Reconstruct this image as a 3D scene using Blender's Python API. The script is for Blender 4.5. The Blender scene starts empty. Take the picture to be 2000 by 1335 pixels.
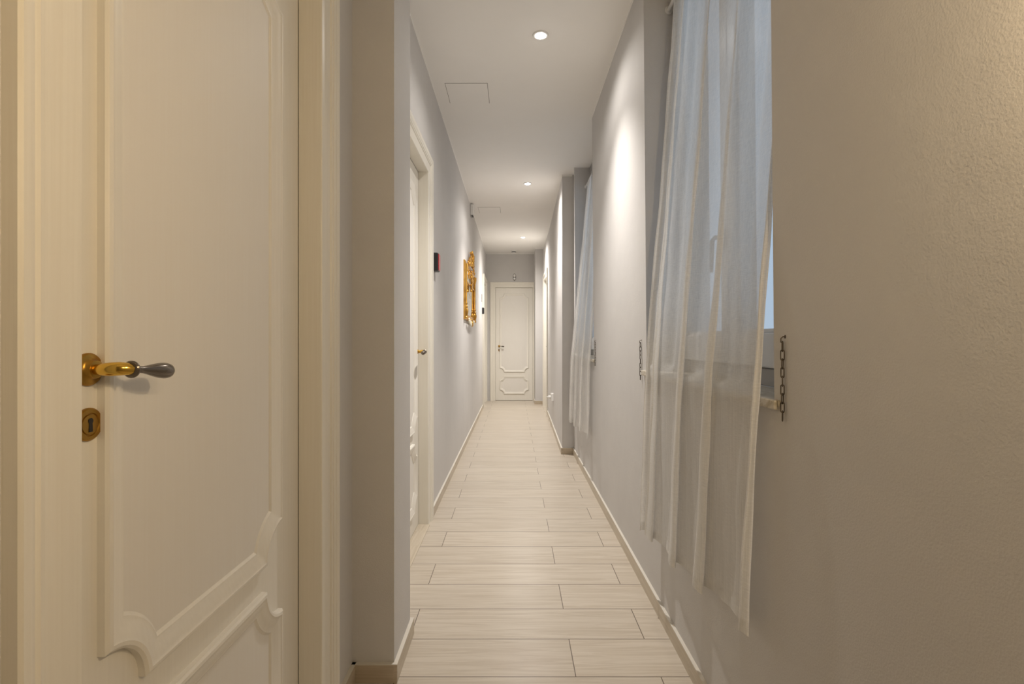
import bpy, math, random
from mathutils import Vector, Matrix
PI = math.pi
random.seed(7)
S = bpy.context.scene
COL = S.collection

# ------------------------------------------------------------------ camera
# world: X to the right, Y into the corridor, Z up; camera stands at x=0, y=0
CAMH = 1.14
CEIL = 2.82
cd = bpy.data.cameras.new('camera')
cd.sensor_width = 36.0
cd.lens = 18.0
cd.shift_x = -0.00175
cd.shift_y = -0.00075
cd.clip_start = 0.02
cam = bpy.data.objects.new('camera', cd)
COL.objects.link(cam)
cam.location = (0, 0, CAMH)
cam.rotation_euler = (PI / 2, 0, 0)
S.camera = cam

# ------------------------------------------------------------------ view
S.view_settings.view_transform = 'Standard'
S.view_settings.look = 'None'
S.view_settings.gamma = 1.0
S.view_settings.use_curve_mapping = False
S.view_settings.exposure = 0.83

# ------------------------------------------------------------------ daylight outside the windows
W = bpy.data.worlds.new('world')
S.world = W
W.use_nodes = True
bg = W.node_tree.nodes['Background']
bg.inputs[0].default_value = (0.66, 0.78, 0.95, 1)
bg.inputs[1].default_value = 0.42

# ------------------------------------------------------------------ light levels
SPILL_W = 12.0         # wide spill of each recessed downlight
SPOT_W = 92.0          # recessed downlights
SPOT_COL = (1.0, 0.945, 0.885)
DOME_E = 26.0
WARM_W = 7.4          # each of the two bulbs of the wall lamp beside the viewer
WARM_COL = (1.0, 0.76, 0.46)


# =================================================================== helpers
class MB:
    """collects geometry for ONE mesh object"""
    def __init__(s):
        s.v = []; s.f = []

    def quad_grid(s, rows, close_u=False, close_v=False):
        """rows: list of lists of points"""
        b = len(s.v); n = len(rows[0]); m = len(rows)
        for r in rows: s.v.extend([tuple(p) for p in r])
        for i in range(m if close_v else m - 1):
            for j in range(n if close_u else n - 1):
                i2 = (i + 1) % m; j2 = (j + 1) % n
                s.f.append((b + i * n + j, b + i * n + j2, b + i2 * n + j2, b + i2 * n + j))
        return s

    def box(s, x0, x1, y0, y1, z0, z1):
        b = len(s.v)
        for z in (z0, z1):
            for x, y in ((x0, y0), (x1, y0), (x1, y1), (x0, y1)): s.v.append((x, y, z))
        s.f += [(b, b + 3, b + 2, b + 1), (b + 4, b + 5, b + 6, b + 7), (b, b + 1, b + 5, b + 4),
                (b + 1, b + 2, b + 6, b + 5), (b + 2, b + 3, b + 7, b + 6), (b + 3, b, b + 4, b + 7)]
        return s

    def prism(s, pts, z0, z1):
        """plan polygon extruded in z"""
        b = len(s.v); n = len(pts)
        for z in (z0, z1):
            for x, y in pts: s.v.append((x, y, z))
        s.f.append(tuple(b + i for i in reversed(range(n))))
        s.f.append(tuple(b + n + i for i in range(n)))
        for i in range(n):
            j = (i + 1) % n
            s.f.append((b + i, b + j, b + n + j, b + n + i))
        return s

    def tube(s, path, rad, n=12, cap=True, closed=False, squash=None):
        path = [Vector(p) for p in path]
        m = len(path)
        if not hasattr(rad, '__len__'): rad = [rad] * m
        rows = []
        up = None
        for i, p in enumerate(path):
            if closed: t = path[(i + 1) % m] - path[(i - 1) % m]
            else: t = path[min(i + 1, m - 1)] - path[max(i - 1, 0)]
            t.normalize()
            if up is None:
                up = Vector((0, 0, 1)) if abs(t.z) < .9 else Vector((1, 0, 0))
            a = t.cross(up)
            if a.length < 1e-6: a = t.orthogonal()
            a.normalize()
            up = a.cross(t).normalized()
            rows.append([p + (a * math.cos(2 * PI * k / n) + up * math.sin(2 * PI * k / n)) * rad[i] for k in range(n)])
        b = len(s.v)
        s.quad_grid(rows, close_u=True, close_v=closed)
        if cap and not closed:
            s.f.append(tuple(b + k for k in reversed(range(n))))
            s.f.append(tuple(b + (m - 1) * n + k for k in range(n)))
        return s

    def lathe(s, prof, org, axis, n=32, cap=True):
        """prof: (radius, distance along axis)"""
        o = Vector(org); ax = Vector(axis).normalized()
        a = ax.orthogonal().normalized(); c = ax.cross(a)
        rows = [[o + ax * h + (a * math.cos(2 * PI * k / n) + c * math.sin(2 * PI * k / n)) * max(r, 1e-5) for k in range(n)] for r, h in prof]
        b = len(s.v)
        s.quad_grid(rows, close_u=True)
        if cap:
            s.f.append(tuple(b + k for k in reversed(range(n))))
            s.f.append(tuple(b + (len(prof) - 1) * n + k for k in range(n)))
        return s

    def ball(s, c, r, nu=10, nv=7):
        if not hasattr(r, '__len__'): r = (r, r, r)
        rows = []
        for i in range(nv + 1):
            t = PI * i / nv
            sn = max(math.sin(t), 1e-3)
            rows.append([(c[0] + r[0] * sn * math.cos(2 * PI * k / nu), c[1] + r[1] * sn * math.sin(2 * PI * k / nu), c[2] + r[2] * math.cos(t)) for k in range(nu)])
        return s.quad_grid(rows, close_u=True)

    def build(s, name, mat, parent=None, smooth=False, bevel=0, lean=None, autosmooth=None):
        org = ORG.get(parent.name, Vector((0, 0, 0))) if parent else Vector((0, 0, 0))
        vs = []
        for p in s.v:
            x, y, z = p
            if lean: x = x - lean(x, y, z)
            vs.append((x - org.x, y - org.y, z - org.z))
        me = bpy.data.meshes.new(name)
        me.from_pydata(vs, [], s.f)
        me.validate()
        import bmesh
        bm = bmesh.new(); bm.from_mesh(me)
        bmesh.ops.recalc_face_normals(bm, faces=bm.faces[:])
        if smooth or autosmooth:
            ang = math.radians(autosmooth or 180)
            for f in bm.faces: f.smooth = True
            for e in bm.edges:
                if len(e.link_faces) == 2 and e.calc_face_angle(0) > ang: e.smooth = False
        bm.to_mesh(me); bm.free()
        me.materials.append(mat)
        o = bpy.data.objects.new(name, me)
        COL.objects.link(o)
        if parent:
            o.parent = parent
            ORG[o.name] = org
        else:
            ORG[o.name] = Vector((0, 0, 0))
        if bevel:
            m = o.modifiers.new('bevel', 'BEVEL'); m.width = bevel; m.segments = 2
            m.limit_method = 'ANGLE'; m.angle_limit = math.radians(40)
        return o


ORG = {}


def tag(o, label=None, cat=None, group=None, kind=None):
    if label: o['label'] = label
    if cat: o['category'] = cat
    if group: o['group'] = group
    if kind: o['kind'] = kind
    return o


def thing(name, loc, label, cat, group=None, kind=None):
    o = bpy.data.objects.new(name, None)
    o.empty_display_size = .05
    COL.objects.link(o)
    o.location = loc
    ORG[o.name] = Vector(loc)
    return tag(o, label, cat, group, kind)


def dup(root, loc, label=None):
    r = root.copy(); COL.objects.link(r); r.location = loc
    if label: r['label'] = label
    for ch in list(root.children):
        c = ch.copy(); COL.objects.link(c); c.parent = r
        for g in ch.children:
            d = g.copy(); COL.objects.link(d); d.parent = c
    return r


def lerp(a, b, t): return a + (b - a) * t


def interp(tab, x):
    """tab sorted ascending [(x, y)]"""
    if x <= tab[0][0]: return tab[0][1]
    for (a, fa), (b, fb) in zip(tab, tab[1:]):
        if x <= b: return lerp(fa, fb, (x - a) / (b - a))
    return tab[-1][1]


# =================================================================== materials
def mat(name):
    m = bpy.data.materials.new(name); m.use_nodes = True
    nt = m.node_tree
    return m, nt, nt.nodes['Principled BSDF']


def N(nt, typ, **kw):
    n = nt.nodes.new(typ)
    for k, v in kw.items(): setattr(n, k, v)
    return n


def simple(name, col, rough=.5, metal=0.0, spec=.5):
    m, nt, p = mat(name)
    p.inputs['Base Color'].default_value = (*col, 1)
    p.inputs['Roughness'].default_value = rough
    p.inputs['Metallic'].default_value = metal
    p.inputs['Specular IOR Level'].default_value = spec
    return m


def plaster(name, c1, c2, bump=.25, fine=260.0, rough=.85):
    m, nt, p = mat(name)
    tc = N(nt, 'ShaderNodeTexCoord')
    n1 = N(nt, 'ShaderNodeTexNoise'); n1.inputs['Scale'].default_value = 2.2; n1.inputs['Detail'].default_value = 6; n1.inputs['Roughness'].default_value = .62
    nt.links.new(tc.outputs['Object'], n1.inputs['Vector'])
    r = N(nt, 'ShaderNodeValToRGB')
    r.color_ramp.elements[0].position = .33; r.color_ramp.elements[0].color = (*c1, 1)
    r.color_ramp.elements[1].position = .68; r.color_ramp.elements[1].color = (*c2, 1)
    nt.links.new(n1.outputs[0], r.inputs[0]); nt.links.new(r.outputs[0], p.inputs['Base Color'])
    n2 = N(nt, 'ShaderNodeTexNoise'); n2.inputs['Scale'].default_value = fine; n2.inputs['Detail'].default_value = 3
    nt.links.new(tc.outputs['Object'], n2.inputs['Vector'])
    n3 = N(nt, 'ShaderNodeTexNoise'); n3.inputs['Scale'].default_value = 14; n3.inputs['Detail'].default_value = 4
    nt.links.new(tc.outputs['Object'], n3.inputs['Vector'])
    ma = N(nt, 'ShaderNodeMath', operation='MULTIPLY_ADD'); ma.inputs[1].default_value = 2.0
    nt.links.new(n3.outputs[0], ma.inputs[0]); nt.links.new(n2.outputs[0], ma.inputs[2])
    b = N(nt, 'ShaderNodeBump'); b.inputs['Strength'].default_value = bump; b.inputs['Distance'].default_value = .0016
    nt.links.new(ma.outputs[0], b.inputs['Height']); nt.links.new(b.outputs[0], p.inputs['Normal'])
    p.inputs['Roughness'].default_value = rough
    p.inputs['Specular IOR Level'].default_value = .25
    return m


def lacquer(name, c1, c2, axis='z', rough=.42, bump=.12):
    """painted wood with faint brushed grain running along one axis"""
    m, nt, p = mat(name)
    tc = N(nt, 'ShaderNodeTexCoord'); mp = N(nt, 'ShaderNodeMapping')
    mp.inputs['Scale'].default_value = {'z': (60, 60, 1.2), 'y': (60, 1.2, 60), 'x': (1.2, 60, 60)}[axis]
    n1 = N(nt, 'ShaderNodeTexNoise'); n1.inputs['Scale'].default_value = 3; n1.inputs['Detail'].default_value = 5
    nt.links.new(tc.outputs['Object'], mp.inputs[0]); nt.links.new(mp.outputs[0], n1.inputs['Vector'])
    r = N(nt, 'ShaderNodeValToRGB')
    r.color_ramp.elements[0].position = .3; r.color_ramp.elements[0].color = (*c1, 1)
    r.color_ramp.elements[1].position = .7; r.color_ramp.elements[1].color = (*c2, 1)
    nt.links.new(n1.outputs[0], r.inputs[0]); nt.links.new(r.outputs[0], p.inputs['Base Color'])
    b = N(nt, 'ShaderNodeBump'); b.inputs['Strength'].default_value = bump; b.inputs['Distance'].default_value = .001
    nt.links.new(n1.outputs[0], b.inputs['Height']); nt.links.new(b.outputs[0], p.inputs['Normal'])
    p.inputs['Roughness'].default_value = rough
    p.inputs['Specular IOR Level'].default_value = .4
    return m


M = {}
M['wall'] = plaster('wall_paint', (.61, .595, .585), (.645, .63, .615), .35)
M['ceiling'] = plaster('ceiling_paint', (.88, .865, .84), (.90, .885, .86), .12)
M['door'] = lacquer('ivory_lacquer', (.80, .77, .705), (.83, .80, .735), 'z', .42, .06)
M['door_panel'] = lacquer('ivory_panel', (.79, .76, .71), (.80, .775, .73), 'z', .55, .0)
M['casing'] = lacquer('ivory_casing', (.79, .755, .675), (.82, .79, .715), 'z', .42, .3)
M['brass'] = simple('aged_brass', (.42, .235, .045), .34, 1)
M['gold'] = simple('polished_brass', (.78, .50, .10), .16, 1)
M['pewter'] = simple('dark_pewter', (.17, .145, .12), .22, .7)
M['dark'] = simple('dark_void', (.02, .015, .01), .6)
M['chrome'] = simple('chrome', (.75, .75, .73), .2, 1)
M['chain'] = simple('blackened_chain', (.12, .10, .08), .45, .8)
M['white_plastic'] = simple('white_plastic', (.80, .79, .77), .35)
M['grey_plastic'] = simple('grey_plastic', (.25, .24, .23), .45)
M['black_plastic'] = simple('black_plastic', (.018, .018, .02), .35)
M['red_plastic'] = simple('red_plastic', (.50, .03, .04), .3)
M['window_white'] = simple('window_white', (.66, .66, .66), .3)
M['window_grey'] = simple('window_grey', (.38, .37, .36), .4)
M['mirror'] = simple('mirror_silver', (.92, .92, .91), .015, 1)
M['gap'] = simple('shadow_gap', (.12, .10, .085), .8)
M['cream_relief'] = simple('cream_relief', (.72, .68, .55), .4)


def make_gilt():
    m, nt, p = mat('gilt')
    tc = N(nt, 'ShaderNodeTexCoord')
    n1 = N(nt, 'ShaderNodeTexNoise'); n1.inputs['Scale'].default_value = 9; n1.inputs['Detail'].default_value = 2
    nt.links.new(tc.outputs['Object'], n1.inputs['Vector'])
    r = N(nt, 'ShaderNodeValToRGB')
    r.color_ramp.elements[0].position = .35; r.color_ramp.elements[0].color = (.50, .26, .05, 1)
    r.color_ramp.elements[1].position = .62; r.color_ramp.elements[1].color = (.80, .47, .11, 1)
    nt.links.new(n1.outputs[0], r.inputs[0]); nt.links.new(r.outputs[0], p.inputs['Base Color'])
    p.inputs['Metallic'].default_value = .9; p.inputs['Roughness'].default_value = .3
    return m


M['gilt'] = make_gilt()


def make_marble():
    m, nt, p = mat('sill_marble')
    tc = N(nt, 'ShaderNodeTexCoord')
    n1 = N(nt, 'ShaderNodeTexNoise'); n1.inputs['Scale'].default_value = 26; n1.inputs['Detail'].default_value = 8; n1.inputs['Distortion'].default_value = 1.2
    nt.links.new(tc.outputs['Object'], n1.inputs['Vector'])
    r = N(nt, 'ShaderNodeValToRGB')
    r.color_ramp.elements[0].position = .38; r.color_ramp.elements[0].color = (.42, .37, .27, 1)
    r.color_ramp.elements[1].position = .58; r.color_ramp.elements[1].color = (.64, .60, .53, 1)
    nt.links.new(n1.outputs[0], r.inputs[0]); nt.links.new(r.outputs[0], p.inputs['Base Color'])
    p.inputs['Roughness'].default_value = .28
    return m


M['marble'] = make_marble()


def wood_tile(name, axis, base_a, base_b, grain_amt=.5, joints=True, rough=.3):
    """pale wood-look porcelain; planks 0.90 x 0.221 laid across the corridor"""
    m, nt, p = mat(name)
    L = nt.links.new
    tc = N(nt, 'ShaderNodeTexCoord')
    mp = N(nt, 'ShaderNodeMapping')
    mp.inputs['Location'].default_value = (.40, -1.7405 + .221 * 40, 0)
    L(tc.outputs['Object'], mp.inputs[0])
    br = N(nt, 'ShaderNodeTexBrick')
    br.offset = .321; br.offset_frequency = 2; br.squash = 1; br.squash_frequency = 2
    br.inputs['Scale'].default_value = 1
    br.inputs['Brick Width'].default_value = .9
    br.inputs['Row Height'].default_value = .221
    br.inputs['Mortar Size'].default_value = .0016
    br.inputs['Mortar Smooth'].default_value = .1
    br.inputs['Bias'].default_value = 0
    br.inputs['Color1'].default_value = (0, 0, 0, 1); br.inputs['Color2'].default_value = (1, 1, 1, 1)
    br.inputs['Mortar'].default_value = (.5, .5, .5, 1)
    L(mp.outputs[0], br.inputs['Vector'])
    # grain, displaced per plank
    sc = N(nt, 'ShaderNodeMapping')
    sc.inputs['Scale'].default_value = {'x': (1.3, 26, 26), 'y': (26, 1.3, 26)}[axis]
    comb = N(nt, 'ShaderNodeVectorMath', operation='ADD')
    sm = N(nt, 'ShaderNodeVectorMath', operation='SCALE'); sm.inputs['Scale'].default_value = 37.0
    L(br.outputs['Color'], sm.inputs[0]); L(tc.outputs['Object'], sc.inputs[0])
    L(sc.outputs[0], comb.inputs[0]); L(sm.outputs[0], comb.inputs[1])
    n1 = N(nt, 'ShaderNodeTexNoise'); n1.inputs['Scale'].default_value = 1.6; n1.inputs['Detail'].default_value = 7; n1.inputs['Distortion'].default_value = 1.4; n1.inputs['Roughness'].default_value = .62
    L(comb.outputs[0], n1.inputs['Vector'])
    r = N(nt, 'ShaderNodeValToRGB')
    r.color_ramp.elements[0].position = .36; r.color_ramp.elements[0].color = (*base_a, 1)
    r.color_ramp.elements[1].position = .60; r.color_ramp.elements[1].color = (*base_b, 1)
    L(n1.outputs[0], r.inputs[0])
    # plank to plank tone
    tone = N(nt, 'ShaderNodeMapRange'); tone.inputs[3].default_value = .95; tone.inputs[4].default_value = 1.03
    sep = N(nt, 'ShaderNodeSeparateColor'); L(br.outputs['Color'], sep.inputs[0]); L(sep.outputs[0], tone.inputs[0])
    mul = N(nt, 'ShaderNodeVectorMath', operation='SCALE'); L(r.outputs[0], mul.inputs[0]); L(tone.outputs[0], mul.inputs['Scale'])
    mx = N(nt, 'ShaderNodeMix', data_type='RGBA')
    mx.inputs['B'].default_value = (.14, .11, .085, 1)
    L(mul.outputs[0], mx.inputs['A'])
    if joints: L(br.outputs['Fac'], mx.inputs['Factor'])
    else: mx.inputs['Factor'].default_value = 0
    L(mx.outputs['Result'], p.inputs['Base Color'])
    b = N(nt, 'ShaderNodeBump'); b.inputs['Strength'].default_value = .12; b.inputs['Distance'].default_value = .0008
    L(n1.outputs[0], b.inputs['Height'])
    if joints:
        b2 = N(nt, 'ShaderNodeBump', invert=True); b2.inputs['Strength'].default_value = .6; b2.inputs['Distance'].default_value = .001
        L(br.outputs['Fac'], b2.inputs['Height']); L(b.outputs[0], b2.inputs['Normal']); L(b2.outputs[0], p.inputs['Normal'])
    else:
        L(b.outputs[0], p.inputs['Normal'])
    p.inputs['Roughness'].default_value = rough
    p.inputs['Specular IOR Level'].default_value = .45
    return m


M['floor'] = wood_tile('wood_look_tiles', 'x', (.48, .415, .335), (.575, .515, .435))
M['skirt'] = wood_tile('skirting_tile', 'y', (.50, .43, .33), (.58, .51, .41), joints=False, rough=.35)
M['skirt_x'] = wood_tile('skirting_tile_across', 'x', (.46, .38, .28), (.56, .48, .37), joints=False, rough=.35)
M['skirt_top'] = simple('skirting_top', (.66, .62, .55), .5)


def make_glass():
    m, nt, p = mat('window_glass')
    nt.nodes.remove(p)
    out = nt.nodes['Material Output']
    t = N(nt, 'ShaderNodeBsdfTransparent'); t.inputs[0].default_value = (.93, .96, .97, 1)
    g = N(nt, 'ShaderNodeBsdfGlossy'); g.inputs['Roughness'].default_value = .28
    mx = N(nt, 'ShaderNodeMixShader'); mx.inputs[0].default_value = .03
    nt.links.new(t.outputs[0], mx.inputs[1]); nt.links.new(g.outputs[0], mx.inputs[2]); nt.links.new(mx.outputs[0], out.inputs[0])
    return m


M['glass'] = make_glass()


def make_sheer(name, dens, col=(.91, .90, .88)):
    m, nt, p = mat(name)
    nt.nodes.remove(p)
    L = nt.links.new
    out = nt.nodes['Material Output']
    tr = N(nt, 'ShaderNodeBsdfTransparent')
    df = N(nt, 'ShaderNodeBsdfDiffuse'); df.inputs[0].default_value = (*col, 1)
    tl = N(nt, 'ShaderNodeBsdfTranslucent'); tl.inputs[0].default_value = (*col, 1)
    m1 = N(nt, 'ShaderNodeMixShader'); m1.inputs[0].default_value = .42
    L(df.outputs[0], m1.inputs[1]); L(tl.outputs[0], m1.inputs[2])
    tc = N(nt, 'ShaderNodeTexCoord')
    n1 = N(nt, 'ShaderNodeTexNoise'); n1.inputs['Scale'].default_value = 1; n1.inputs['Detail'].default_value = 3
    mp = N(nt, 'ShaderNodeMapping'); mp.inputs['Scale'].default_value = (40, 40, 1100)
    L(tc.outputs['Object'], mp.inputs[0]); L(mp.outputs[0], n1.inputs['Vector'])
    n2 = N(nt, 'ShaderNodeTexNoise'); n2.inputs['Scale'].default_value = 1; n2.inputs['Detail'].default_value = 3
    mp2 = N(nt, 'ShaderNodeMapping'); mp2.inputs['Scale'].default_value = (500, 420, 9)
    L(tc.outputs['Object'], mp2.inputs[0]); L(mp2.outputs[0], n2.inputs['Vector'])
    ad = N(nt, 'ShaderNodeMath', operation='ADD'); L(n1.outputs[0], ad.inputs[0]); L(n2.outputs[0], ad.inputs[1])
    mr = N(nt, 'ShaderNodeMapRange'); mr.inputs[1].default_value = .6; mr.inputs[2].default_value = 1.4
    mr.inputs[3].default_value = max(0, dens - .13); mr.inputs[4].default_value = min(1, dens + .13)
    L(ad.outputs[0], mr.inputs[0])
    mx = N(nt, 'ShaderNodeMixShader')
    L(mr.outputs[0], mx.inputs[0]); L(tr.outputs[0], mx.inputs[1]); L(m1.outputs[0], mx.inputs[2])
    L(mx.outputs[0], out.inputs[0])
    return m


M['sheer'] = make_sheer('sheer_voile', .74)
M['hem'] = make_sheer('sheer_hem', .75)


def emis(name, col, st):
    m, nt, p = mat(name)
    p.inputs['Base Color'].default_value = (.8, .8, .8, 1)
    p.inputs['Emission Color'].default_value = (*col, 1)
    p.inputs['Emission Strength'].default_value = st
    return m


M['lamp'] = emis('lit_lens', (1, .95, .88), DOME_E)
M['warm_lamp'] = emis('warm_lit_lens', WARM_COL, 6)

# =================================================================== room shell
XL = -.533       # left wall beyond the pilaster
XLN = -.542      # left wall with the near door
XR = .610        # right wall with the windows
BACK = -2.6
FAR = 9.81
LEAN = .0085


def lean_r(x, y, z):
    return LEAN * z if (y < 5.17 and x > .5) else 0.0


# doors on the side walls: opening limits along y, opening height
D1 = (.641, 1.4388); D2 = (2.38, 3.18); D3 = (8.08, 8.96); D4 = (8.80, 9.66)
DH = 2.19
WIN = [(1.182, 2.317), (3.84, 4.96)]
SILL_Z = 1.007

# floor
fl = MB().box(-.90, .92, BACK - .1, FAR + .15, -.08, 0).build('floor', M['floor'])
tag(fl, 'pale wood-look porcelain plank floor laid across the corridor', 'floor', kind='structure')

cl = MB().box(-.90, .92, BACK - .1, FAR + .15, CEIL, CEIL + .1).build('ceiling', M['ceiling'])
tag(cl, 'plain white corridor ceiling', 'ceiling', kind='structure')

# left wall: near stretch, far stretch, niches behind the doors
w = MB()
XB = -.90


def left_run(w, X, y0, y1, door=None):
    if door:
        a, b = door[0] - .012, door[1] + .012
        w.box(XB, X, y0, a, 0, CEIL); w.box(XB, X, b, y1, 0, CEIL); w.box(XB, X, a, b, DH + .012, CEIL)
        w.box(XB, -.76, a, b, 0, DH + .012)
    else:
        w.box(XB, X, y0, y1, 0, CEIL)


left_run(w, XLN, BACK, 1.9, D1)
left_run(w, XL, 1.9, 5.0, D2)
left_run(w, XL, 5.0, FAR, D4)
tag(w.build('wall_left', M['wall']), 'pale grey plaster wall along the left side of the corridor', 'wall', kind='structure')

p_ = MB().box(XLN - .05, -.402, 1.72, 1.985, 0, CEIL).build('wall_left_pilaster', M['wall'])
tag(p_, 'square grey plaster pilaster between the near ivory door and the corridor', 'pilaster', kind='structure')

# right wall with two full-height window niches
w = MB()
XO = .90


def solid_r(y0, y1, n=1): w.box(XR, XO, y0, y1, 0, CEIL)


solid_r(BACK, WIN[0][0]); solid_r(WIN[0][1], WIN[1][0])
for a, b in WIN: w.box(XR, XO, a, b, 0, SILL_Z - .022)
w.box(XR, XO, WIN[1][1], 5.18, 0, CEIL)
X5, X78 = .490, .530
w.prism([(X5, 5.18), (XO, 5.18), (XO, 7.8), (X78, 7.8)], 0, CEIL)
w.box(X78, XO, 7.8, D3[0] - .012, 0, CEIL); w.box(X78, XO, D3[1] + .012, 9.27, 0, CEIL)
w.box(X78, XO, D3[0] - .012, D3[1] + .012, DH + .012, CEIL); w.box(.74, XO, D3[0] - .012, D3[1] + .012, 0, DH + .012)
w.box(.389, XO, 9.27, FAR, 0, CEIL)
tag(w.build('wall_right', M['wall'], lean=lean_r), 'pale grey plaster wall with two window niches on the right', 'wall', kind='structure')

# far wall with the end door, back wall behind the camera
OX = (-.352, .362)
w = MB()
w.box(-.90, OX[0] - .012, FAR, FAR + .15, 0, CEIL); w.box(OX[1] + .012, .92, FAR, FAR + .15, 0, CEIL)
w.box(OX[0] - .012, OX[1] + .012, FAR, FAR + .15, 2.182, CEIL); w.box(OX[0] - .012, OX[1] + .012, FAR + .13, FAR + .15, 0, 2.182)
tag(w.build('wall_far', M['wall']), 'grey wall closing the far end of the corridor above the white door', 'wall', kind='structure')
w = MB().box(-.90, .92, BACK - .1, BACK, 0, CEIL)
tag(w.build('wall_back', M['wall']), 'grey wall closing the hall behind the viewer', 'wall', kind='structure')

# white painted edge where the ceiling paint runs down the wall
EH = .014


def edge(name, boxes, label, lean=None):
    w = MB()
    for b in boxes: w.box(*b, CEIL - EH, CEIL - .0002)
    tag(w.build(name, M['ceiling'], lean=lean), label, 'ceiling edge', kind='structure')


edge('trim_1', [(XL - .002, XL + .003, 1.99, FAR)], 'thin white ceiling edge line along the top of the left wall')
edge('trim_2', [(XR - .003, XR + .002, BACK, WIN[0][0]), (XR - .003, XR + .002, WIN[0][1], WIN[1][0]), (XR - .003, XR + .002, WIN[1][1], 5.177)],
     'thin white ceiling edge line along the top of the window wall', lean_r)
edge('trim_3', [(-.53, .389, FAR - .003, FAR + .002)], 'thin white ceiling edge line above the far door')
w = MB()
w.prism([(X5 - .003, 5.178), (X5 + .003, 5.178), (X78 + .003, 7.8), (X78 - .003, 7.8)], CEIL - EH, CEIL - .0002)
w.box(X5 - .003, XR - .02, 5.177, 5.182, CEIL - EH, CEIL - .0002)
w.box(X78 - .003, X78 + .002, 7.8, 9.27, CEIL - EH, CEIL - .0002)
w.box(.386, X78, 9.267, 9.272, CEIL - EH, CEIL - .0002); w.box(.386, .391, 9.27, FAR, CEIL - EH, CEIL - .0002)
tag(w.build('trim_4', M['ceiling']), 'thin white ceiling edge line along the projecting far stretch of right wall', 'ceiling edge', kind='structure')

# baseboards (tile skirting with a pale top edge)
BH = .063; BT = .013


def skirting(name, segs, label, lean=None):
    """segs: ((x0,y0),(x1,y1),(nx,ny)) wall line and outward normal"""
    body = {'y': MB(), 'x': MB()}; top = MB()
    for (a, b, n) in segs:
        nx, ny = n
        o0 = (a[0] + nx * BT, a[1] + ny * BT); o1 = (b[0] + nx * BT, b[1] + ny * BT)
        k = 'y' if abs(nx) > abs(ny) else 'x'
        body[k].prism([a, b, o1, o0], 0, BH - .003)
        top.prism([a, b, o1, o0], BH - .003, BH)
    root = None
    for k in ('y', 'x'):
        if body[k].v:
            o = body[k].build(name if root is None else 'return_piece', M['skirt'] if k == 'y' else M['skirt_x'], root, lean=None)
            if root is None: root = tag(o, label, 'baseboard', kind='structure')
    top.build('top_edge', M['skirt_top'], root)


CW = .10   # casing width
skirting('baseboard_left', [((XLN, BACK), (XLN, D1[0] - CW), (1, 0)), ((XLN, D1[1] + CW), (XLN, 1.72), (1, 0)),
                            ((-.402, 1.72), (-.402, 1.985), (1, 0)), ((XL, D2[1] + CW), (XL, D4[0] - CW), (1, 0)),
                            ((XLN, 1.72), (-.402 + BT, 1.72), (0, -1)), ((XL, 1.985), (-.402 + BT, 1.985), (0, 1)),
                            ((XL, 1.995), (XL, D2[0] - CW), (1, 0))],
         'low beige tile baseboard along the left wall and round the pilaster')
skirting('baseboard_right', [((XR, BACK), (XR, 5.18), (-1, 0)), ((X5, 5.18), (X78, 7.8), (-1, 0)), ((X78, 7.8), (X78, D3[0] - CW), (-1, 0)),
                             ((X78, D3[1] + CW), (X78, 9.27), (-1, 0)), ((.389, 9.27), (.389, FAR - .02), (-1, 0)),
                             ((X5 - BT, 5.18), (XR, 5.18), (0, -1)), ((.389 - BT, 9.27), (X78, 9.27), (0, -1))],
         'low beige tile baseboard running under the windows on the right')

# =================================================================== doors
CASING = [(0, -.0), (.002, .003), (.010, .0045), (.030, .003), (.054, .006), (.057, .0105), (.063, .0115), (.065, .0145), (.072, .0165),
          (.077, .0145), (.080, .0175), (.088, .0195), (.096, .0205), (.10, .0175), (.10, -.001)]
MOULD = [(0, 0), (0, .010), (.004, .0135), (.010, .0145), (.014, .0125), (.018, .0120), (.030, .0085), (.040, .0045), (.044, .0045), (.0475, .002), (.050, .0005)]


def offset_path(path, d, closed=True):
    """offset a CCW path inward (to its left) by d with mitres"""
    n = len(path); out = []
    for i in range(n):
        p = Vector(path[i])
        a = Vector(path[(i - 1) % n]); b = Vector(path[(i + 1) % n])
        d1 = (p - a).normalized(); d2 = (b - p).normalized()
        n1 = Vector((-d1.y, d1.x)); n2 = Vector((-d2.y, d2.x))
        m = (n1 + n2)
        m.normalize()
        c = max(m.dot(n1), .35)
        out.append(p + m * (d / c))
    return out


def scooped(a0, a1, z0, z1, r, d=0.0, n=12):
    """rectangle with scooped (concave) corners, offset inward by d"""
    P = []
    R = r + d
    b = math.degrees(math.asin(d / R))

    def arc(cx, cz, t0, t1):
        for k in range(n + 1):
            t = math.radians(lerp(t0 - b, t1 + b, k / n))
            P.append((cx + R * math.cos(t), cz + R * math.sin(t)))
    arc(a0, z0, 90, 0)
    arc(a1, z0, 180, 90)
    arc(a1, z1, 270, 180)
    arc(a0, z1, 0, -90)
    return P


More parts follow.
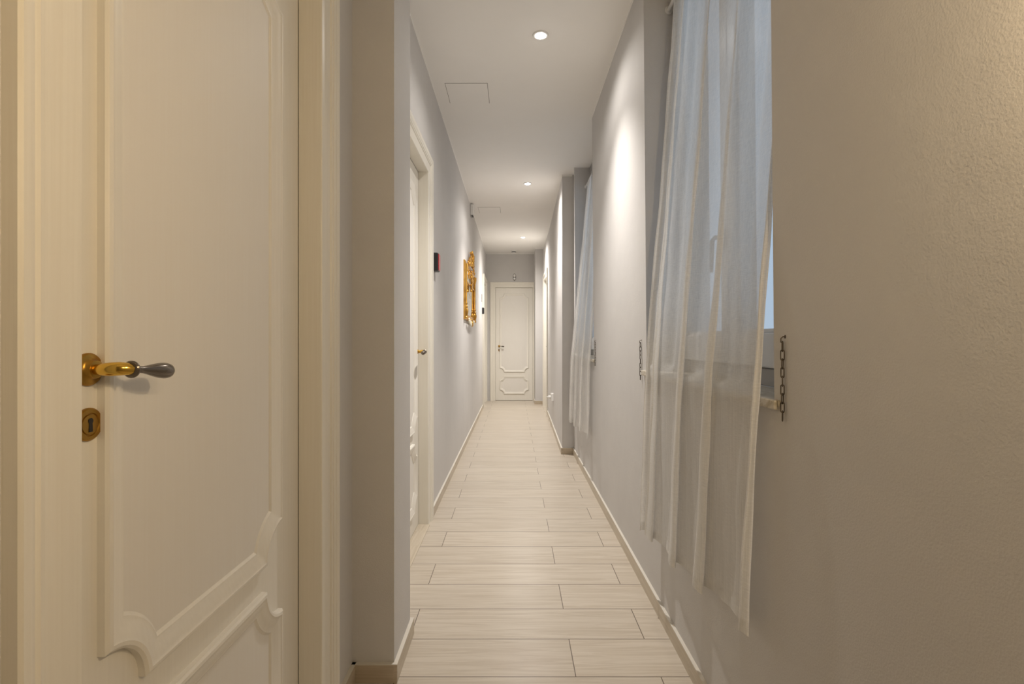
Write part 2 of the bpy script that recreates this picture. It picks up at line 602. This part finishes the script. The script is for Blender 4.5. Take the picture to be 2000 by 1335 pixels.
def make_door(name, T, a0, a1, H, recess, loc, label, handle_end, hz, kz, panels, r=.08, casing_w=(CW, CW),
              style='near', rsc=1.0, mould_scale=1.0, prot=1.0, key=False, lead=.012):
    """T(a, p, z) -> world: a along the wall, p out of the wall towards the corridor"""
    root = thing(name, loc, label, 'door', kind='structure')
    # ---- casing (frame) with returns into the opening
    w = MB()

    def prof(u_scale):
        return [(u * u_scale / CW, p * prot) for u, p in CASING]
    pl = prof(casing_w[0]); pr = prof(casing_w[1]); pt = prof(CW)
    pl = [(0, -recess)] + pl; pr = [(0, -recess)] + pr; pt = [(0, -recess)] + pt
    rows = [[T(a0 - u, p, 0) for u, p in pl],
            [T(a0 - u, p, H + ut) for (u, p), (ut, _) in zip(pl, pt)],
            [T(a1 + u, p, H + ut) for (u, p), (ut, _) in zip(pr, pt)],
            [T(a1 + u, p, 0) for u, p in pr]]
    w.quad_grid(rows)
    w.build('door_frame', M['casing'], root, autosmooth=32)
    # ---- leaf
    g = .002
    w = MB()
    pts = [T(a0 + g, -recess, 0), T(a1 - g, -recess - .042, 0)]
    x0, x1 = sorted((pts[0][0], pts[1][0])); y0, y1 = sorted((pts[0][1], pts[1][1]))
    w.box(x0, x1, y0, y1, .006, H - g)
    leaf = w.build('door_leaf', M['door'], root, bevel=.002)
    # ---- dark rebate stop seen in the joint
    w = MB()
    for (u0, u1, z0, z1) in ((a0, a0 + .02, 0, H), (a1 - .02, a1, 0, H), (a0, a1, H - .02, H)):
        q = [T(u0, -recess - .045, 0), T(u1, -recess - .08, 0)]
        xa, xb = sorted((q[0][0], q[1][0])); ya, yb = sorted((q[0][1], q[1][1]))
        w.box(xa, xb, ya, yb, z0, z1)
    w.build('door_stop', M['gap'], root)
    # ---- scooped-corner panel mouldings
    for (pa0, pa1, pz0, pz1) in panels:
        rows = []
        for off, p in MOULD:
            rows.append([T(q[0], -recess + p * 1.15, q[1]) for q in scooped(pa0, pa1, pz0, pz1, r, off * mould_scale)])
        w = MB().quad_grid(rows, close_u=True)
        w.build('panel_moulding', M['door'], leaf, autosmooth=28)
        inner = scooped(pa0, pa1, pz0, pz1, r, .0495 * mould_scale)
        cen = T((pa0 + pa1) / 2, -recess + .0009, (pz0 + pz1) / 2)
        w = MB()
        w.v = [tuple(T(q[0], -recess + .0009, q[1])) for q in inner] + [tuple(cen)]
        m_ = len(inner)
        w.f = [(k, (k + 1) % m_, m_) for k in range(m_)]
        w.build('panel', M['door_panel'], leaf)
    # ---- handle: rosette, brass neck, collar and dark bulb grip
    s = 1 if handle_end == 0 else -1
    hb = .085 if style == 'near' else .075
    ha = (a0 + hb) if handle_end == 0 else (a1 - hb)

    def V(a, p, z): return Vector(T(ha + s * a, -recess + p, z))
    out = (V(0, 1, 0) - V(0, 0, 0)).normalized()
    w = MB().lathe([(.0235 * rsc, 0), (.0235 * rsc, .003), (.0215 * rsc, .0055), (.016, .0065), (.0135, .009), (.0125, .014), (.0105, .0145)], V(0, 0, hz), out, 36)
    hd = w.build('door_handle', M['brass'], root, autosmooth=35)
    tag(hd, 'aged brass rosette of the handle')
    # neck
    path = [V(-.001, .004, hz), V(-.002, .016, hz), V(-.003, .026, hz), V(-.002, .036, hz + .0005), V(.001, .045, hz + .001), V(.006, .0515, hz + .0005), V(.0115, .054, hz - .0005)]
    w = MB().tube(path, [.0068, .0075, .009, .0098, .0098, .0090, .0082], 20)
    w.build('neck', M['gold'], hd, smooth=False, autosmooth=50)
    lv = (V(1, 0, 0) - V(0, 0, 0)).normalized()
    w = MB().lathe([(.006, -.0025), (.0108, -.002), (.0125, 0), (.0125, .002), (.0105, .004), (.0065, .0065)], V(.011, .054, hz - .0005), lv, 28)
    w.build('collar', M['pewter'], hd, autosmooth=40)
    gp = [(0, .0062), (.01, .0052), (.018, .0054), (.028, .0072), (.04, .0098), (.052, .0118), (.062, .0124), (.070, .0112), (.076, .0078), (.0785, .0030), (.079, .0004)]
    path = [V(.015 + d, .054 + .003 * math.sin(d * 30), hz - .0005 - .007 * (d / .08)) for d, _ in gp]
    w = MB().tube(path, [q[1] for q in gp], 24)
    w.build('grip', M['pewter'], hd, smooth=True)
    # ---- key plate
    w = MB().lathe([(.0235 * rsc, 0), (.0235 * rsc, .003), (.0215 * rsc, .005), (.0165, .005), (.0155, .0035), (.0145, .0035), (.0138, .005), (.0006, .0052)], V(0, 0, kz), out, 36)
    kp = w.build('key_plate', M['brass'], root, autosmooth=30)
    w = MB()
    kp0 = []
    for k in range(13):
        t = PI * 2 * k / 12 + PI / 2
    shape = [(.0042 * math.cos(t), .005 + .0042 * math.sin(t)) for t in [math.radians(-50 + 280 * k / 12) for k in range(13)]] + [(-.0034, -.0105), (.0034, -.0105)]
    bq = [V(a, .0056, kz + z) for a, z in shape]
    w.v = [tuple(q) for q in bq]; w.f = [tuple(range(len(bq)))]
    w.build('keyhole', M['dark'], kp)
    if key:
        w = MB().tube([V(0, .005, kz), V(0, .028, kz)], .0025, 8)
        w.tube([V(.012 * math.cos(t) , .034 + .0 * t, kz + .012 * math.sin(t)) for t in [2 * PI * k / 16 for k in range(16)]], .002, 6, closed=True)
        w.build('key', M['chrome'], kp)
    return root


def T_left(X):
    return lambda a, p, z: (X + p, a, z)


def T_right(X):
    return lambda a, p, z: (X - p, a, z)


def T_far(Y):
    return lambda a, p, z: (a, Y - p, z)


make_door('door_1', T_left(XLN), D1[0], D1[1], DH, .063, (XLN, 1.04, 0),
          'large ivory panelled door close up on the left with brass lever handle', 0, 1.100, 1.022,
          [(.743, 1.312, .600, 2.06), (.743, 1.312, .13, .5385)], r=.082)
make_door('door_2', T_left(XL), D2[0], D2[1], DH, .060, (XL, 2.78, 0),
          'ivory panelled door half hidden behind the left pilaster', 1, 1.077, .998,
          [(2.48, 3.075, .600, 2.06), (2.48, 3.075, .13, .5385)], r=.08, style='mid')
make_door('door_3', T_right(X78), D3[0], D3[1], DH, .060, (X78, 8.52, 0),
          'white door frame edge on at the far right of the corridor', 0, 1.06, .98,
          [(8.18, 8.86, .600, 2.06), (8.18, 8.86, .13, .5385)], style='mid')
make_door('door_4', T_left(XL), D4[0], D4[1], DH, .060, (XL, 9.23, 0),
          'white door frame edge on at the far left beyond the gilt mirror', 0, 1.06, .98,
          [(8.90, 9.56, .600, 2.06), (8.90, 9.56, .13, .5385)], style='mid', prot=1.5)
make_door('door_5', T_far(FAR), OX[0], OX[1], 2.17, .035, (0, FAR, 0),
          'white panelled door facing the viewer at the end of the corridor', 0, 1.045, .968,
          [(-.268, .288, .548, 2.055), (-.268, .288, .128, .470)], r=.078, casing_w=(CW, .0262), style='far', mould_scale=.8, key=True)

# pale marble threshold strips under the left doors
w = MB().box(-.62, XL + .012, D2[0], D2[1], 0.0, .004).build('trim_5', M['skirt'])
tag(w, 'narrow beige threshold strip at the foot of the half hidden left door', 'threshold', kind='structure')

# =================================================================== windows
XW = .757    # room side of the window frame


def make_window(name, y0, y1, label):
    root = thing(name, (XW, (y0 + y1) / 2, SILL_Z), label, 'window', kind='structure')
    zt = CEIL
    w = MB()
    FW = .045
    w.box(XW, XW + .07, y0, y0 + FW, SILL_Z, zt); w.box(XW, XW + .07, y1 - FW, y1, SILL_Z, zt)
    w.box(XW, XW + .07, y0 + FW, y1 - FW, zt - .12, zt); w.box(XW, XW + .07, y0 + FW, y1 - FW, SILL_Z, 1.06)
    w.build('window_frame', M['window_grey'], root, bevel=.003, lean=lean_r)
    ym = (y0 + y1) / 2
    for (a, b) in ((y0 + FW, ym - .0015), (ym + .0015, y1 - FW)):
        st = .062
        w = MB()
        xa, xb = XW - .012, XW + .05
        z0, z1 = 1.062, zt - .12
        w.box(xa, xb, a, a + st, z0, z1); w.box(xa, xb, b - st, b, z0, z1)
        w.box(xa, xb, a + st, b - st, z0, 1.165); w.box(xa, xb, a + st, b - st, z1 - .08, z1)
        sash = w.build('window_sash', M['window_white'], root, bevel=.004, lean=lean_r)
        w = MB()
        g = .012
        for q in ((a + st, a + st + g, 1.165, z1 - .08), (b - st - g, b - st, 1.165, z1 - .08), (a + st + g, b - st - g, 1.165, 1.165 + g), (a + st + g, b - st - g, z1 - .08 - g, z1 - .08)):
            w.box(xa + .008, xb, q[0], q[1], q[2], q[3])
        w.build('glazing_bead', M['window_white'], sash, bevel=.002, lean=lean_r)
        w = MB().box(XW + .014, XW + .020, a + st + .004, b - st - .004, 1.169, z1 - .084)
        w.build('pane', M['glass'], sash, lean=lean_r)
    # casement handle
    w = MB()
    hy, hz = ym + .03, 1.50
    w.box(XW - .020, XW - .010, hy - .013, hy + .013, hz - .035, hz + .035)
    w.tube([(XW - .018, hy, hz), (XW - .045, hy, hz), (XW - .055, hy, hz - .012), (XW - .055, hy + .01, hz - .12)], [.008, .008, .008, .006], 10)
    w.build('window_handle', M['grey_plastic'], root, bevel=.001, lean=lean_r)
    return root


make_window('window_1', *WIN[0], 'tall white two-leaf casement window behind the nearer sheer curtain')
make_window('window_2', *WIN[1], 'tall white two-leaf casement window behind the farther sheer curtain')


def make_sill(i, y0, y1, e0, e1, label):
    w = MB()
    # slab with ears lapping onto the wall
    w.prism([(XR - .016, y0 - e0), (XR + .008, y0 - e0), (XR + .008, y0 + .0005), (XW + .004, y0 + .0005), (XW + .004, y1 - .0005), (XR + .008, y1 - .0005), (XR + .008, y1 + e1), (XR - .016, y1 + e1)], SILL_Z - .022, SILL_Z)
    o = w.build('window_sill', M['marble'], bevel=.0035, lean=lean_r)
    return tag(o, label, 'window sill', kind='structure')


make_sill(1, *WIN[0], .030, .048, 'cream marble window sill slab under the nearer window')
make_sill(2, *WIN[1], .045, .045, 'cream marble window sill slab under the farther window')

# =================================================================== sheer curtains


def make_curtain(name, far, near, base_x, hemz, ridges, label, seed, nu=420, nv=150, ztop=2.62, amp_lo=.019, lapw=.059):
    """far/near/base_x/hemz: tables over z (or value); ridges: list of u where a fold laps over"""
    rnd = random.Random(seed)
    ph = [rnd.uniform(0, 6.28) for _ in range(12)]
    nr = len(ridges)

    def warp(u):
        # fold phase: 1 per ridge
        for i in range(nr - 1):
            if u <= ridges[i + 1]: return i + (u - ridges[i]) / (ridges[i + 1] - ridges[i])
        return nr - 1

    def P(u, v, off=0.0):
        hem = lerp(hemz[0], hemz[1], u) + .006 * math.sin(7 * u + ph[0])
        z = lerp(ztop, hem, v)
        yf = interp(far, z); yn = interp(near, z); bx = interp(base_x, z)
        # big laps
        q = warp(u + .012 * math.sin(3.1 * v + ph[1]) * math.sin(PI * u)) * 2 * PI
        k = .55 + .45 * v
        lap = lapw * k
        sx = amp_lo * k * (math.cos(q) - 1) * -1            # in/out
        sy = lap * (math.sin(q) + .35 * math.sin(2 * q))
        # fine ripples, stronger near the gathered top
        rip = .0048 * (1.15 - .75 * v) * (.6 + .4 * math.sin(9 * u + ph[10])) * math.sin(2 * PI * (15 * u + .25 * math.sin(5 * u + ph[2])) + 1.2 * math.sin(1.7 * v + ph[3]) + ph[4])
        rip += .0035 * math.sin(2 * PI * 7.3 * u + 3.0 * v + ph[5])
        crump = .0022 * math.sin(11 * v + 23 * u + ph[6]) * math.sin(31 * v + 9 * u + ph[7])
        # edge hems wander a little
        ew = .006 * math.sin(9 * v + ph[8]) * math.exp(-((u) / .05) ** 2) + .008 * math.sin(12 * v + ph[9]) * math.exp(-((1 - u) / .05) ** 2)
        x = bx + sx - amp_lo * .6 + rip + crump + off
        if z < 1.035: x = min(x, .579 - .004 * math.sin(q))   # lies in front of the sill edge
        fade = min(1, u / .06, (1 - u) / .06)
        y = lerp(yf, yn, u) + sy * fade + ew + .5 * rip
        return (x, y, z)
    rows = [[P(i / nu, j / nv) for i in range(nu + 1)] for j in range(nv + 1)]
    w = MB().quad_grid(rows)
    o = w.build(name, M['sheer'], smooth=True)
    tag(o, label, 'curtain', 'sheer curtains at the corridor windows')
    # doubled hems at both sides and at the bottom
    h = MB()
    for (u0, u1) in ((0, .035), (.965, 1)):
        h.quad_grid([[P(lerp(u0, u1, i / 12), j / nv, -.0012) for i in range(13)] for j in range(nv + 1)])
    h.quad_grid([[P(i / nu, lerp(.985, 1, j / 4), -.0012) for i in range(nu + 1)] for j in range(5)])
    h.build('hem', M['hem'], o, smooth=True)
    # heading tape
    t = MB().quad_grid([[P(i / nu, lerp(0, .016, j / 3), -.002) for i in range(nu + 1)] for j in range(4)])
    t.build('heading_tape', M['hem'], o, smooth=True)
    return o


base = [(.30, .552), (.70, .560), (.97, .567), (1.05, .572), (1.4, .606), (1.86, .641), (2.62, .700)]
make_curtain('sheer_curtain', [(.3, 2.205), (.6, 2.175), (1.0, 2.165), (1.4, 2.205), (1.86, 2.19), (2.6, 2.18)],
             [(.3, 1.228), (.8, 1.205), (1.0, 1.192), (2.6, 1.20)], base, (.322, .442),
             [0, .11, .44, .69, 1.0], 'nearer sheer white curtain falling over the marble sill', 3)
base2 = [(.30, .548), (.70, .556), (.97, .565), (1.05, .571), (1.4, .600), (2.05, .648), (2.62, .695)]
make_curtain('sheer_curtain', [(.36, 5.02), (1.0, 4.97), (1.37, 4.91), (2.05, 4.78), (2.6, 4.74)],
             [(.4, 3.80), (1.0, 3.81), (2.6, 3.9)], base2, (.366, .42),
             [0, .10, .35, .66, 1.0], 'farther sheer white curtain beside the projecting wall', 9, nu=260, nv=110)


def curtain_rod(y0, y1, label):
    t = thing('curtain_rod', (.70, (y0 + y1) / 2, 2.635), label, 'curtain rod', 'curtain rods in the window niches')
    MB().tube([(.70, y0, 2.635), (.70, y1, 2.635)], .008, 14).build('rod', M['white_plastic'], t, autosmooth=40)
    for y in (y0, y1):
        d = .006 if y == y0 else -.006
        MB().lathe([(.018, 0), (.018, .004), (.010, .006)], (.70, y, 2.635), (0, 1 if y == y0 else -1, 0), 20).build('end_socket', M['white_plastic'], t, autosmooth=40)


curtain_rod(WIN[0][0] + .001, WIN[0][1] - .001, 'slim white rod carrying the nearer sheer curtain')
curtain_rod(WIN[1][0] + .001, WIN[1][1] - .001, 'slim white rod carrying the farther sheer curtain')

# =================================================================== holdback chains on the wall


def wall_x(z): return XR - LEAN * z


def make_chain(y, label):
    zt, zb = 1.150, .965
    x = wall_x(1.06)
    t = thing('holdback_chain', (x, y, zt), label, 'chain', 'dark curtain holdback chains beside the windows')
    n = 9; pitch = (zt - .012 - zb) / n
    MB().tube([(x + .004, y, zt), (x - .006, y, zt), (x - .010, y, zt - .004), (x - .010, y, zt - .012), (x - .005, y, zt - .014)], .0014, 8).build('hook', M['chain'], t, autosmooth=60)
    MB().lathe([(.0045, 0), (.0045, .0012), (.002, .002)], (x + .0005, y, zt), (-1, 0, 0), 16).build('screw_plate', M['chain'], t)
    for k in range(n):
        zc = zt - .012 - pitch * (k + .5)
        L_ = pitch * .5 + .0018; Rr = .0042
        ang = (.55 if k % 2 else -.75) + .25 * math.sin(k * 1.9)
        pts = []
        for q in range(20):
            a = 2 * PI * q / 20
            ly = Rr * math.sin(a); lz = (L_ - Rr) * (1 if math.cos(a) > 0 else -1) * (1 if abs(math.cos(a)) > 1e-6 else 0) + Rr * math.cos(a)
            pts.append((x - .0065 - ly * math.sin(ang) * .9, y + ly * math.cos(ang), zc + lz))
        MB().tube(pts, .0013, 8, closed=True).build('link', M['chain'], t, smooth=True)
    return t


ch = make_chain(1.133, 'dark chain hanging on the wall right of the near window sill')
dy = 2.405
c2 = dup(ch, (wall_x(1.06), dy, 1.145), 'dark chain hanging on the wall between the two curtains beside the near window')
c3 = dup(ch, (wall_x(1.06), 3.745, 1.147), 'tiny dark chain beside the sill of the farther window')

# =================================================================== ceiling fittings


def make_downlight(y, label, beam=100, k1=1.0, k2=1.0):
    t = thing('recessed_downlight', (.147, y, CEIL), label, 'ceiling light', 'recessed downlights in the corridor ceiling')
    MB().lathe([(.030, -.004), (.030, .0052), (.034, .0064), (.041, .0050), (.044, .0)], (.147, y, CEIL), (0, 0, -1), 40, cap=False).build('trim_ring', M['white_plastic'], t, autosmooth=40)
    MB().lathe([(.030, .0015), (.029, .0045), (.024, .0085), (.015, .0115), (.006, .0128), (.0002, .013)], (.147, y, CEIL), (0, 0, -1), 32).build('lens', M['lamp'], t, smooth=True)
    for nm, en, sz, bl in (('downlight_beam', SPOT_W * k1, beam, 1.0), ('downlight_spill', SPILL_W * k2, 156, .5)):
        ld = bpy.data.lights.new(nm, 'SPOT')
        ld.energy = en; ld.color = SPOT_COL; ld.spot_size = math.radians(sz); ld.spot_blend = bl; ld.shadow_soft_size = .02
        lo = bpy.data.objects.new(nm, ld); COL.objects.link(lo); lo.parent = t; lo.location = (0, 0, -.018)
    return t


make_downlight(2.81, 'nearest and brightest recessed downlight in the corridor ceiling', 97, 1.0, .8)
make_downlight(5.455, 'middle one of the three lit downlights seen in the ceiling', 104, 1.1, 1.25)
make_downlight(8.276, 'farthest small lit downlight near the end door', 120, 1.12, 1.9)

# twin warm wall lamp on the right wall, beside the viewer
LX = XR - LEAN * 1.6
t = thing('wall_lamp', (LX, 0.05, 1.58), 'twin arm brass wall lamp with warm bulbs on the right wall beside the viewer', 'wall lamp')
MB().lathe([(.045, 0), (.045, .006), (.036, .014), (.015, .020)], (LX, 0.05, 1.58), (-1, 0, 0), 32).build('wall_rose', M['brass'], t, autosmooth=40)
for yb, zb, k in ((.27, 1.60, 1.0), (-.17, 1.64, .6)):
    s_ = 1 if yb > 0.05 else -1
    arm = [(LX - .015, 0.05, 1.58), (LX - .05, 0.05 + s_ * .02, 1.55), (LX - .06, 0.05 + s_ * .11, 1.52), (LX - .06, yb - s_ * .02, zb - .09), (LX - .06, yb, zb - .055)]
    a_ = MB().tube(arm, .006, 12).build('arm', M['brass'], t, autosmooth=60)
    MB().lathe([(.010, 0), (.017, .004), (.017, .024), (.012, .028)], (LX - .06, yb, zb - .056), (0, 0, 1), 24).build('candle_cup', M['brass'], a_, autosmooth=40)
    MB().lathe([(.010, 0), (.017, .014), (.019, .028), (.013, .050), (.004, .066), (.001, .068)], (LX - .06, yb, zb - .028), (0, 0, 1), 20).build('bulb', M['warm_lamp'], a_, smooth=True)
    ld = bpy.data.lights.new('warm_light', 'POINT'); ld.energy = WARM_W * k; ld.color = WARM_COL; ld.shadow_soft_size = .022
    lo = bpy.data.objects.new('warm_light', ld); COL.objects.link(lo); lo.parent = t; lo.location = (-.085, yb - .05, zb - 1.58)


def hatch(y0, y1, label):
    x0, x1 = -.450, -.171
    t = thing('ceiling_hatch', ((x0 + x1) / 2, (y0 + y1) / 2, CEIL), label, 'access hatch', 'square inspection hatches in the ceiling')
    MB().box(x0, x1, y0, y1, CEIL - .0006, CEIL + .004).build('shadow_gap', M['gap'], t)
    g = .0026
    MB().box(x0 + g, x1 - g, y0 + g, y1 - g, CEIL - .0022, CEIL + .003).build('hatch_cover', M['ceiling'], t)
    return t


hatch(3.333, 3.615, 'square white inspection hatch nearer of the two in the ceiling')
hatch(6.42, 6.71, 'square white inspection hatch farther off, above the gilt mirror')

# smoke detector at the far end
t = thing('smoke_detector', (0.0, 9.52, CEIL), 'round white smoke detector on the ceiling before the end door', 'smoke detector')
MB().lathe([(.052, 0), (.054, .006), (.052, .016), (.044, .020)], (-.0, 9.52, CEIL), (0, 0, -1), 36, cap=False).build('base', M['white_plastic'], t, autosmooth=40)
MB().lathe([(.040, .018), (.040, .034)], (0, 9.52, CEIL), (0, 0, -1), 36).build('sensor_slots', M['black_plastic'], t)
MB().lathe([(.044, .034), (.045, .037), (.034, .047), (.012, .050), (.001, .050)], (0, 9.52, CEIL), (0, 0, -1), 36).build('cap', M['white_plastic'], t, autosmooth=40)

# small oval plate over the end door
t = thing('wall_plate', (.013, FAR, 2.365), 'small oval grey plate on the wall above the end door', 'wall plate')


def oval(cx, cz, rx, rz, depth, y, n=32):
    w = MB()
    rows = []
    for (s_, d) in ((1, 0), (1, depth * .6), (.9, depth), (.02, depth)):
        rows.append([(cx + rx * s_ * math.cos(2 * PI * k / n), y - d, cz + rz * s_ * math.sin(2 * PI * k / n)) for k in range(n)])
    return w.quad_grid(rows, close_u=True)


oval(.013, 2.365, .031, .072, .010, FAR).build('plate_body', M['grey_plastic'], t, autosmooth=40)
oval(.013, 2.393, .019, .028, .005, FAR - .0095).build('upper_disc', M['white_plastic'], t, autosmooth=40)
oval(.013, 2.338, .019, .020, .005, FAR - .0095).build('lower_disc', M['chrome'], t, autosmooth=40)

# small sounder box high on the left wall
t = thing('wall_sounder', (XL, 6.3, 2.75), 'small pale box high on the left wall just under the ceiling', 'alarm box')
MB().box(XL, XL + .044, 6.24, 6.38, 2.683, 2.812).build('housing', M['white_plastic'], t, bevel=.006)
MB().box(XL - .001, XL + .004, 6.234, 6.386, 2.677, 2.816).build('back_plate', M['grey_plastic'], t)
MB().box(XL + .012, XL + .036, 6.26, 6.36, 2.676, 2.6835).build('vent', M['black_plastic'], t, bevel=.003)

# =================================================================== wall boxes on the left wall


def reader(y0, z0, z1, front, label, name='wall_reader', depth=.034, wd=.085):
    t = thing(name, (XL, y0, z0), label, 'wall control')
    w = MB()
    # body profile in plan, rounded front edge
    n = 6
    pts = [(XL, y0), (XL, y0 + wd)]
    for k in range(n + 1):
        a = PI / 2 * k / n
        pts.append((XL + depth - .010 + .010 * math.sin(a), y0 + wd - .010 + .010 * math.cos(a)))
    for k in range(n + 1):
        a = PI / 2 * k / n
        pts.append((XL + depth - .010 + .010 * math.cos(a), y0 + .010 - .010 * math.sin(a)))
    w.prism(pts, z0, z1)
    w.build('body', M['black_plastic'], t, bevel=.004)
    MB().box(XL + depth - .0005, XL + depth + .0035, y0 + .008, y0 + wd - .006, z0 + .007, z1 - .007).build('front_cover', front, t, bevel=.0015)
    return t


reader(3.375, 1.605, 1.725, M['red_plastic'], 'black wall box with red front beside the half hidden left door')
reader(8.58, 1.597, 1.705, M['black_plastic'], 'small black wall box at the far left beside the end doors', depth=.03, wd=.08)
t = thing('room_sign', (XL, 8.50, 1.86), 'thin dark sign plate seen edge on above the far black wall box', 'sign')
MB().box(XL, XL + .004, 8.44, 8.56, 1.80, 1.92).build('plate', M['grey_plastic'], t, bevel=.001)
MB().lathe([(.004, 0), (.003, .003)], (XL + .004, 8.50, 1.905), (1, 0, 0), 12).build('screw', M['chrome'], t)

# =================================================================== socket low on the right
SX = X5 + (X78 - X5) * (6.68 - 5.18) / (7.8 - 5.18)
t = thing('power_socket', (SX, 6.65, .41), 'white wall socket with plug low on the far right wall', 'socket')
MB().box(SX - .030, SX + .004, 6.60, 6.72, .368, .462).build('socket_box', M['white_plastic'], t, bevel=.004)
MB().box(SX - .034, SX - .0295, 6.61, 6.71, .376, .454).build('cover_plate', M['chrome'], t, bevel=.002)
t2 = thing('plug', (SX - .034, 6.66, .41), 'small white plug pushed into the low wall socket', 'plug')
MB().lathe([(.020, 0), (.020, .020), (.014, .036), (.007, .042), (.006, .055)], (SX - .0338, 6.66, .415), (-1, 0, 0), 20).build('plug_body', M['white_plastic'], t2, autosmooth=40)

# =================================================================== gilt trumeau mirror on the left wall
t = thing('wall_mirror', (XL, 6.1, 1.66), 'ornate gilt framed mirror with a carved crest on the left wall', 'mirror')
Y0, Y1, Z0, Z1 = 5.42, 6.72, 1.375, 2.005
ZM = 1.80         # rail between carved panel and glass
XF = XL
GP = [(0, 0), (0, .016), (.010, .022), (.022, .024), (.034, .019), (.042, .012), (.052, .015), (.062, .012), (.068, .007)]
rows = []
rect = [(Y0, Z0), (Y1, Z0), (Y1, Z1), (Y0, Z1)]
for off, p in GP:
    rows.append([(XF + p, q[0], q[1]) for q in offset_path(rect, off)])
fr = MB().quad_grid(rows, close_u=True)
fr.build('mirror_frame', M['gilt'], t, autosmooth=35)
MB().box(XF, XF + .006, Y0 + .02, Y1 - .02, Z0 + .02, Z1 - .02).build('back_board', M['cream_relief'], t)
MB().box(XF + .0062, XF + .009, Y0 + .066, Y1 - .066, Z0 + .066, ZM - .012).build('mirror_glass', M['mirror'], t)
MB().tube([(XF + .012, Y0 + .08, ZM), (XF + .012, Y1 - .08, ZM)], .012, 12).build('cross_rail', M['gilt'], t, autosmooth=60)
# turned column on each upright
for yc in (Y0 + .045, Y1 - .045):
    pr = [(.010, 0), (.022, .004), (.022, .02), (.016, .026), (.020, .045), (.027, .075), (.027, .095), (.016, .118), (.022, .124), (.022, .134), (.015, .140), (.014, .155),
          (.019, .160), (.019, .168), (.013, .175), (.0125, .50), (.017, .508), (.017, .518), (.024, .545), (.026, .585), (.02, .59), (.001, .59)]
    MB().lathe(pr, (XF + .022, yc, Z0 + .005), (0, 0, 1), 18).build('column', M['gilt'], t, autosmooth=45)


def spiral(cy, cz, r0, turns, start, sgn, x, th=.010, n=36):
    pts = []; rr = []
    for k in range(n):
        f = k / (n - 1)
        a = start + sgn * 2 * PI * turns * f
        r = r0 * (1 - .82 * f)
        pts.append((x + .010 * f, cy + r * math.cos(a), cz + r * math.sin(a)))
        rr.append(th * (1 - .45 * f))
    return pts, rr


yc = (Y0 + Y1) / 2
for s_ in (-1, 1):
    for (dy_, dz_, r0, tn, st, th) in ((.16, 2.055, .055, 1.3, .2, .013), (.30, 2.015, .042, 1.2, .6, .011), (.075, 2.125, .048, 1.25, 1.2, .012), (.42, 1.995, .028, 1.1, .4, .009)):
        if s_ == 1: pts, rr = spiral(yc + dy_, dz_, r0, tn, st, 1, XF + .030, th)
        else: pts, rr = spiral(yc - dy_, dz_, r0, tn, PI - st, -1, XF + .030, th)
        MB().tube(pts, rr, 8).build('scroll', M['gilt'], t, autosmooth=60)
w = MB()
for s_ in (-1, 1):
    # acanthus leaves sweeping up to the crest
    for k in range(7):
        a = PI / 2 + s_ * (.12 + .22 * k)
        L_ = .12 - .008 * k
        p0 = Vector((XF + .028, yc + s_ * .012 * k, 2.07 - .008 * k))
        p1 = p0 + Vector((.030, math.cos(a) * L_ * .6, math.sin(a) * L_ * .6))
        p2 = p0 + Vector((.018, math.cos(a) * L_, math.sin(a) * L_))
        w.tube([p0, p0.lerp(p1, .5), p1, p2], [.007, .014, .012, .002], 8)
w.ball((XF + .045, yc, 2.10), (.022, .038, .05))
w.ball((XF + .040, yc, 2.185), (.014, .020, .026))
crest = w.build('crest', M['gilt'], t, autosmooth=60)
# carved cartouche on the upper panel, dropping over the glass
w = MB()
for k in range(9):
    a = 2 * PI * k / 9
    w.ball((XF + .034, yc + .055 * math.cos(a), 1.905 + .055 * math.sin(a)), (.014, .022, .022), 8, 5)
w.ball((XF + .036, yc, 1.905), (.018, .03, .034))
for k in range(6):
    w.ball((XF + .034 - .001 * k, yc + .012 * math.sin(k * 2.1), 1.84 - .021 * k), (.016, .034 - .004 * k, .018), 8, 5)
w.build('cartouche', M['gilt'], t, autosmooth=60)
for s_ in (-1, 1):
    w = MB()
    w.tube([(XF + .024, yc + s_ * (.05 + .30 * q / 8), 1.893 + .03 * math.sin(max(0, (q - 1)) / 7 * PI * 2)) for q in range(9)], .008, 6)
    for k in range(9):
        f = k / 8
        w.ball((XF + .026, yc + s_ * (.08 + .24 * f), 1.90 + .03 * math.sin(f * PI * 2) - .015), (.008, .016 - .004 * f, .013 - .004 * f), 8, 5)
    for k in range(5):
        a = PI * .25 * k
        pts, rr = spiral(yc + s_ * (.12 + .07 * k), 1.925 - .018 * (k % 2), .024, 1.1, .5 * k, s_, XF + .022, .006, 18)
        w.tube(pts, rr, 6)
    w.build('relief_swag', M['gilt'], t, autosmooth=60)
# flower garlands along the bottom
for s_ in (-1, 1):
    w = MB()
    for k in range(6):
        f = k / 5
        cy_, cz_ = yc + s_ * (.05 + .30 * f), 1.375 - .035 * math.cos(f * PI / 2)
        for q in range(5):
            a = 2 * PI * q / 5 + k
            w.ball((XF + .034, cy_ + .017 * math.cos(a), cz_ + .017 * math.sin(a)), (.010, .012, .012), 6, 4)
    pts, rr = spiral(yc + s_ * .10, 1.355, .035, 1.2, 3.6 if s_ > 0 else PI - 3.6, s_, XF + .030, .009, 26)
    w.tube(pts, rr, 8)
    w.build('garland', M['cream_relief'], t, autosmooth=60)
w = MB()
w.ball((XF + .038, yc, 1.345), (.018, .03, .036))
for k in range(5):
    w.ball((XF + .032, yc - .06 + .03 * k, 1.385), (.012, .012, .016), 6, 4)
w.build('pendant', M['gilt'], t, autosmooth=60)
